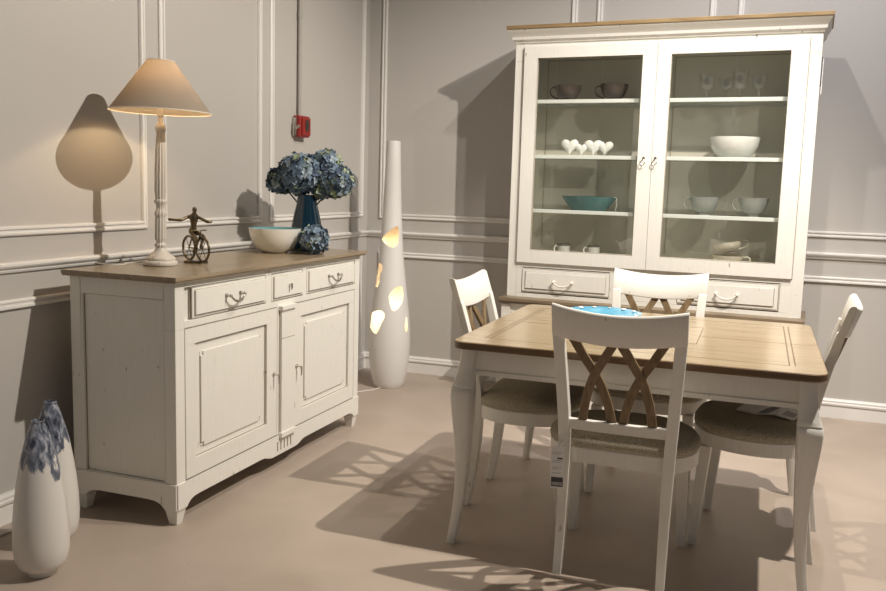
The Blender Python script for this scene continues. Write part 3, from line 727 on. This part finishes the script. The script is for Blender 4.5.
sk = [(hip, .012), (hip+Z*.035+dv*.006, .013), (hip+Z*.062+dv*.012, .016), (hip+Z*.078+dv*.013, .006), (hip+Z*.090+dv*.014, .0115),
      (hip+Z*.060+Vector((-.022, 0, 0)), .007), (Vector((-.060, -.004, .181)), .007), (Vector((-.098, 0, .183)), .006), (Vector((-.112, 0, .184)), .008),
      (hip+Z*.060+Vector((.022, 0, 0)), .007), (Vector((.048, -.02, .176)), .007), (Vector((.068, -.01, .178)), .0065),
      (hip+sd*.012-Z*.004, .0095), (bb+sd*.016+dv*.040+Z*.042, .0075), (bb+sd*.014+dv*.004-Z*.018, .005), (bb+sd*.014+dv*.018-Z*.022, .0045),
      (hip-sd*.012-Z*.004, .0095), (bb-sd*.016+dv*.044+Z*.052, .0075), (bb-sd*.014+dv*.012+Z*.004, .005), (bb-sd*.014+dv*.026+Z*.0, .0045), (hip+Z*.104+dv*.015, .0105)]
ed = [(0, 1), (1, 2), (2, 3), (3, 4), (2, 5), (5, 6), (6, 7), (7, 8), (2, 9), (9, 10), (10, 11), (0, 12), (12, 13), (13, 14), (14, 15), (0, 16), (16, 17), (17, 18), (18, 19), (4, 20)]
def skin_object(name, sk, ed, mat, parent):
    me = bpy.data.meshes.new(name); me.from_pydata([tuple(p) for p, r in sk], ed, [])
    o = bpy.data.objects.new(name, me); C.objects.link(o)
    md = o.modifiers.new('s', 'SKIN'); md.use_smooth_shade = True; sv = me.skin_vertices[0].data if me.skin_vertices else None
    if sv is None:
        bm = bmesh.new(); bm.from_mesh(me); bm.verts.layers.skin.verify(); bm.to_mesh(me); bm.free(); sv = me.skin_vertices[0].data
    for i, (p, r) in enumerate(sk): sv[i].radius = (r, r); sv[i].use_root = (i == 0)
    sb = o.modifiers.new('u', 'SUBSURF'); sb.levels = 2; sb.render_levels = 2
    dg = bpy.context.evaluated_depsgraph_get(); dg.update()
    nm = bpy.data.meshes.new_from_object(o.evaluated_get(dg)); nm.name = name
    o.modifiers.clear(); o.data = nm; nm.materials.clear(); nm.materials.append(M[mat]); nm.polygons.foreach_set('use_smooth', [True]*len(nm.polygons)); o.parent = parent
    return o
skin_object('rider', sk, ed, 'bronze', t)

# ------------------------------------------------------------------ bowl, vase, hydrangeas on the sideboard
ZS = .9547
t = thing('bowl', 'white crackled bowl with aqua inside, beside the blue vase', 'bowl', (.322, -1.768, ZS))
MB().lathe([(.001, .004), (.055, .004), (.057, 0), (.066, .003), (.095, .026), (.116, .062), (.127, .100), (.130, .122), (.128, .1225)], n=56, cap=False).build('outside', 'speckle', t)
MB().lathe([(.128, .1222), (.126, .122), (.123, .100), (.112, .064), (.090, .030), (.06, .013), (.001, .010)], n=56, cap=False).build('inside', 'aqua', t)
VX, VY = .389, -1.566
tag(MB().lathe([(.001, .003), (.078, .003), (.082, 0), (.086, .006), (.084, .05), (.077, .12), (.064, .19), (.052, .24), (.047, .275), (.047, .290), (.0435, .290), (.0435, .272), (.055, .19), (.066, .10), (.068, .02), (.001, .014)], n=84, rib=(14, .028)).build('vase', 'blueglass'),
    'deep blue ribbed glass vase holding the hydrangeas', 'vase').location = (VX, VY, ZS)
def hydrangea(label, head, r, stem_to, n=120, squash=.86, seed=1, lime=.10):
    n = int(n*1.7)
    rnd = random.Random(seed)
    t = thing('hydrangea', label, 'flower', tuple(head), 0, 'blue hydrangeas')
    m = MB(); H = Vector((0, 0, 0))
    m.ball((0, 0, 0), r*.80, 14, 0, sz=squash)
    ga = pi*(3-sqrt(5))
    for k in range(n):
        z = 1-2*(k+.5)/n; rr = sqrt(1-z*z); a = ga*k+rnd.uniform(-.2, .2)
        d = Vector((rr*cos(a), rr*sin(a), z*squash)); c = d*r*rnd.uniform(.84, 1.03)
        nrm = (d+Vector((rnd.uniform(-.5, .5), rnd.uniform(-.5, .5), rnd.uniform(-.5, .5)))).normalized()
        u = nrm.cross(Vector((.3, .2, 1))).normalized(); v = nrm.cross(u)
        s = rnd.uniform(.017, .025); q = rnd.random(); rot = rnd.uniform(0, pi)
        mat = 3 if q < lime else (0 if q < .40 else (1 if q < .80 else 2))
        for j in range(4):
            b = rot+j*pi/2; p = u*cos(b)+v*sin(b); w = -u*sin(b)+v*cos(b)
            lift = nrm*s*rnd.uniform(.05, .40)
            m._add([c, c+p*s*.55+w*s*.46+lift*.5, c+p*s*1.0+w*s*.18+lift, c+p*s*1.0-w*s*.18+lift, c+p*s*.55-w*s*.46+lift*.5], [(0, 1, 2, 3, 4)], mat)
    m.build('flower_head', ['petal_d', 'petal_m', 'petal_l', 'petal_g'], t)
    e = Vector(stem_to)-Vector(head)
    MB().tube(catmull([(0, 0, -r*.5), e*.5+Vector((e.x*-.1, e.y*-.1, .01)), e], 5), .004, 7).build('stem', 'leaf', t)
    return t
vt = Vector((VX, VY, ZS+.20))
def inv(dx, dy): return vt+Vector((dx, dy, 0))
hydrangea('largest blue hydrangea head leaning over the bowl side of the vase', (.360, -1.585, 1.350), .114, inv(-.01, 0), 190, .88, 3)
hydrangea('blue hydrangea head low at the outer edge over the white bowl', (.255, -1.595, 1.315), .070, inv(-.02, .01), 110, .92, 4)
hydrangea('blue hydrangea head with lime florets at the top rear of the bunch', (.462, -1.495, 1.408), .080, inv(.01, .02), 120, .8, 5, .22)
hydrangea('blue hydrangea head at the bunch side facing the floor lamp', (.532, -1.515, 1.318), .086, inv(.02, 0), 130, .95, 6, .15)
hydrangea('small blue hydrangea drooping just above the vase mouth', (.462, -1.545, 1.272), .042, inv(.015, .01), 60, 1, 8, .4)
hydrangea('small blue hydrangea lying on the sideboard beside the vase', (.530, -1.740, ZS+.077), .068, (.45, -1.765, ZS+.012), 110, .90, 9)

# ------------------------------------------------------------------ floor lamp
t = thing('floor_lamp', 'tall white bottle-shaped ceramic floor lamp with glowing cut-outs in the corner', 'lamp', (.394, -.463, 0))
PR = [(0, .086), (.006, .090), (.02, .098), (.041, .105), (.094, .118), (.174, .129), (.273, .1335), (.34, .133), (.405, .1295), (.48, .123), (.568, .1125), (.65, .102), (.731, .0925), (.80, .084), (.892, .0755), (.97, .070), (1.052, .0655), (1.13, .061), (1.211, .0575), (1.401, .0505), (1.575, .0445), (1.582, .043)]
n = 96; th = .006
outer = [[(r*cos(2*pi*i/n), r*sin(2*pi*i/n), z) for i in range(n)] for z, r in PR]
inner = [[((r-th)*cos(2*pi*i/n), (r-th)*sin(2*pi*i/n), max(z, .008)) for i in range(n)] for z, r in PR[::-1]]
m = MB(); m.loft(outer+inner, 0, True, False)
nn = len(m.v)
m._add(outer[0], [tuple(range(n-1, -1, -1))], 0); m._add(inner[-1], [tuple(range(n))], 0)
body = m.build('shell', 'ceramic', t)
vd = Vector((2.603-.394, -5.565+.463, 0)).normalized(); sdv = Vector((-vd.y, vd.x, 0))   # hole axis and the axis across it
holes = [
 [(-.060, .965), (-.020, 1.013), (.024, 1.046), (.040, 1.042), (.044, 1.0), (.038, .936), (.012, .916), (-.026, .926)],
 [(-.090, .800), (-.061, .805), (-.055, .775), (-.068, .735), (-.072, .690), (-.086, .655), (-.105, .665), (-.099, .710), (-.084, .750)],
 [(-.006, .570), (-.009, .610), (.014, .645), (.048, .668), (.073, .662), (.083, .620), (.076, .565), (.046, .525), (.016, .516)],
 [(-.135, .435), (-.118, .485), (-.080, .512), (-.046, .508), (-.034, .480), (-.052, .435), (-.072, .385), (-.088, .362), (-.112, .375), (-.130, .405)],
 [(.096, .440), (.107, .470), (.112, .425), (.110, .375), (.097, .395)]]
cut = MB()
for h in holes:
    pts = catmull([(a, b, 0) for a, b in h], 5, True)
    cut.loft([[Vector((0, 0, p.y))+sdv*p.x+vd*d for p in pts] for d in (.012, .30)], 0, False)
co = cut.build('cutter', 'ceramic')
co.location = t.location
bpy.context.view_layer.update()
bo = body.modifiers.new('b', 'BOOLEAN'); bo.operation = 'DIFFERENCE'; bo.object = co; bo.solver = 'EXACT'
dg = bpy.context.evaluated_depsgraph_get(); dg.update()
nm = bpy.data.meshes.new_from_object(body.evaluated_get(dg)); body.modifiers.clear(); body.data = nm; nm.name = 'shell'
bpy.data.objects.remove(co)
nm.materials.clear(); nm.materials.append(M['ceramic'])
bm = bmesh.new(); bm.from_mesh(nm)
for e in bm.edges:
    if len(e.link_faces) == 2: e.smooth = e.calc_face_angle(0) < radians(35)
for f in bm.faces: f.smooth = True
bm.to_mesh(nm); bm.free()
m = MB(); m.tube([(0, 0, .03), (0, 0, .30)], .008, 10); m.build('lamp_holder', 'blackcord', t)
MB().lathe([(.001, .30), (.016, .302), (.018, .33), (.030, .38), (.032, .42), (.02, .455), (.001, .465)], n=24).build('bulb', 'tubeglow', t)
MB().tube(catmull([(-.02, -.088, .006), (-.03, -.12, .004), (-.05, -.17, .004), (-.10, -.24, .004), (-.18, -.30, .004), (-.28, -.37, .004), (-.36, -.5, .004)], 5), .0032, 6).build('cord', 'cord', t)

# ------------------------------------------------------------------ floor vases
V1 = [(.001, .004), (.043, .004), (.045, 0), (.047, .004), (.046, .012), (.055, .018), (.074, .030), (.086, .052), (.0925, .085), (.0945, .120), (.0925, .180), (.0865, .245), (.077, .315), (.064, .388), (.048, .450), (.033, .498), (.0225, .521), (.021, .524), (.0235, .530), (.0205, .532), (.0175, .524), (.028, .49), (.04, .45), (.001, .40)]
v = tag(MB().lathe(V1, n=64).build('floor_vase', 'marble'), 'white and smoky blue bottle vase on the floor, nearest the camera', 'vase', 'marbled floor vases'); v.location = (.449, -3.442, 0); v.scale = (.925, .925, .98)
v2 = v.copy(); C.objects.link(v2); v2['label'] = 'white and smoky blue bottle vase on the floor, half hidden behind its twin'; v2.location = (.302, -3.238, 0); v2.rotation_euler = (0, 0, 2.2)
tag(MB().tube(catmull([(.020, -3.02, .004), (.06, -3.10, .004), (.085, -3.20, .004), (.08, -3.32, .004), (.05, -3.42, .004), (.03, -3.55, .004)], 6), .004, 6).build('power_cord', 'cord'),
    'white power cord on the floor along the left wall', 'cord')

# ------------------------------------------------------------------ fire alarm box and its conduit
t = thing('fire_alarm_box', 'red fire alarm call box with grey conduit on the left wall', 'alarm box', (0, -.985, 1.632))
MB().box(0.001, .052, -.058, .058, -.062, .062).build('housing', 'red', t, .008, 3)
m = MB(); m.box(.050, .062, -.044, .050, -.052, .052); m.build('cover', 'red', t, .005, 2)
MB().loft([[(x, .005+.022*cos(a), .006+.036*sin(a)) for a in [2*pi*i/24 for i in range(24)]] for x in (.060, .0645)]).build('window', 'dark', t)
m = MB(); m.box(.004, .03, -.066, -.058, -.055, .05); m.tube([(.03, -.075, -.02), (.05, -.080, -.006), (.06, -.078, .004)], .007, 8); m.tube([(.02, -.07, -.06), (.03, -.085, -.02), (.025, -.078, .03)], .004, 6)
m.build('latch', 'steel', t)
MB().tube([(.018, -.01, .060), (.018, -.01, ZC-1.632-.001)], .011, 12).build('conduit', 'grey', t)
MB().tube([(.018, -.01, .62), (.018, -.01, .65)], .0145, 12).build('conduit_clip', 'grey', t)

# ------------------------------------------------------------------ camera
cam = bpy.data.cameras.new('camera'); co = bpy.data.objects.new('camera', cam); C.objects.link(co)
cam.sensor_width = 36; cam.sensor_fit = 'HORIZONTAL'; cam.lens = 35.1865; cam.clip_start = .05
Rr = Vector((0.938555136, 0.343962595, 0.0283547125)); U = Vector((-0.0698266767, 0.1087891176, 0.99160938)); F = Vector((-0.33799185, 0.93265999, -0.12612234))
mw = Matrix((Rr, U, -F)).transposed().to_4x4(); mw.translation = Vector((2.603479, -5.564841, 1.313145))
co.matrix_world = mw
bpy.context.scene.camera = co
bpy.context.scene.cycles.transparent_max_bounces = 32

# ------------------------------------------------------------------ light
def spot(loc, aim, watts, size=90, blend=.6, col=(1, .86, .70), rad=.022):
    l = bpy.data.lights.new('spot', 'SPOT'); l.energy = watts; l.spot_size = radians(size); l.spot_blend = blend; l.color = col; l.shadow_soft_size = rad
    o = bpy.data.objects.new('track_spot', l); C.objects.link(o); o.location = loc
    o.rotation_euler = (Vector(aim)-Vector(loc)).to_track_quat('-Z', 'Y').to_euler(); return o
WARM = (1, .92, .82); NEUT = (1, .95, .90); COOL = (.96, .945, 1)
spot((3.40, -2.40, 3.39), (1.6, -2.3, .5), 490, 120, .6, WARM)             # over the table: left wall, sideboard, floor
spot((2.42, -2.33, 3.40), (2.1, -1.6, .2), 135, 84, .35, WARM)
spot((2.25, -1.53, 3.40), (1.7, -.2, .9), 62, 115, .7, NEUT)              # cabinet and back wall
spot((3.17, -1.55, 3.40), (2.9, -.2, .9), 112, 115, .7, COOL)
def point(loc, watts, col, rad): 
    l = bpy.data.lights.new('glow', 'POINT'); l.energy = watts; l.color = col; l.shadow_soft_size = rad
    o = bpy.data.objects.new('lamp_glow', l); C.objects.link(o); o.location = loc
point((.308, -2.624, .9547+.725), 8.5, (1, .74, .44), .03)
point((.394, -.463, .50), 1.0, (1, .76, .46), .02)
point((.394, -.463, .92), .35, (1, .62, .28), .02)
w = bpy.data.worlds.new('world'); bpy.context.scene.world = w; w.use_nodes = True
w.node_tree.nodes['Background'].inputs['Color'].default_value = (.80, .82, .88, 1); w.node_tree.nodes['Background'].inputs['Strength'].default_value = .15

vs = bpy.context.scene.view_settings
vs.view_transform = 'Standard'; vs.look = 'None'; vs.exposure = -0.06; vs.gamma = 1; vs.use_curve_mapping = False
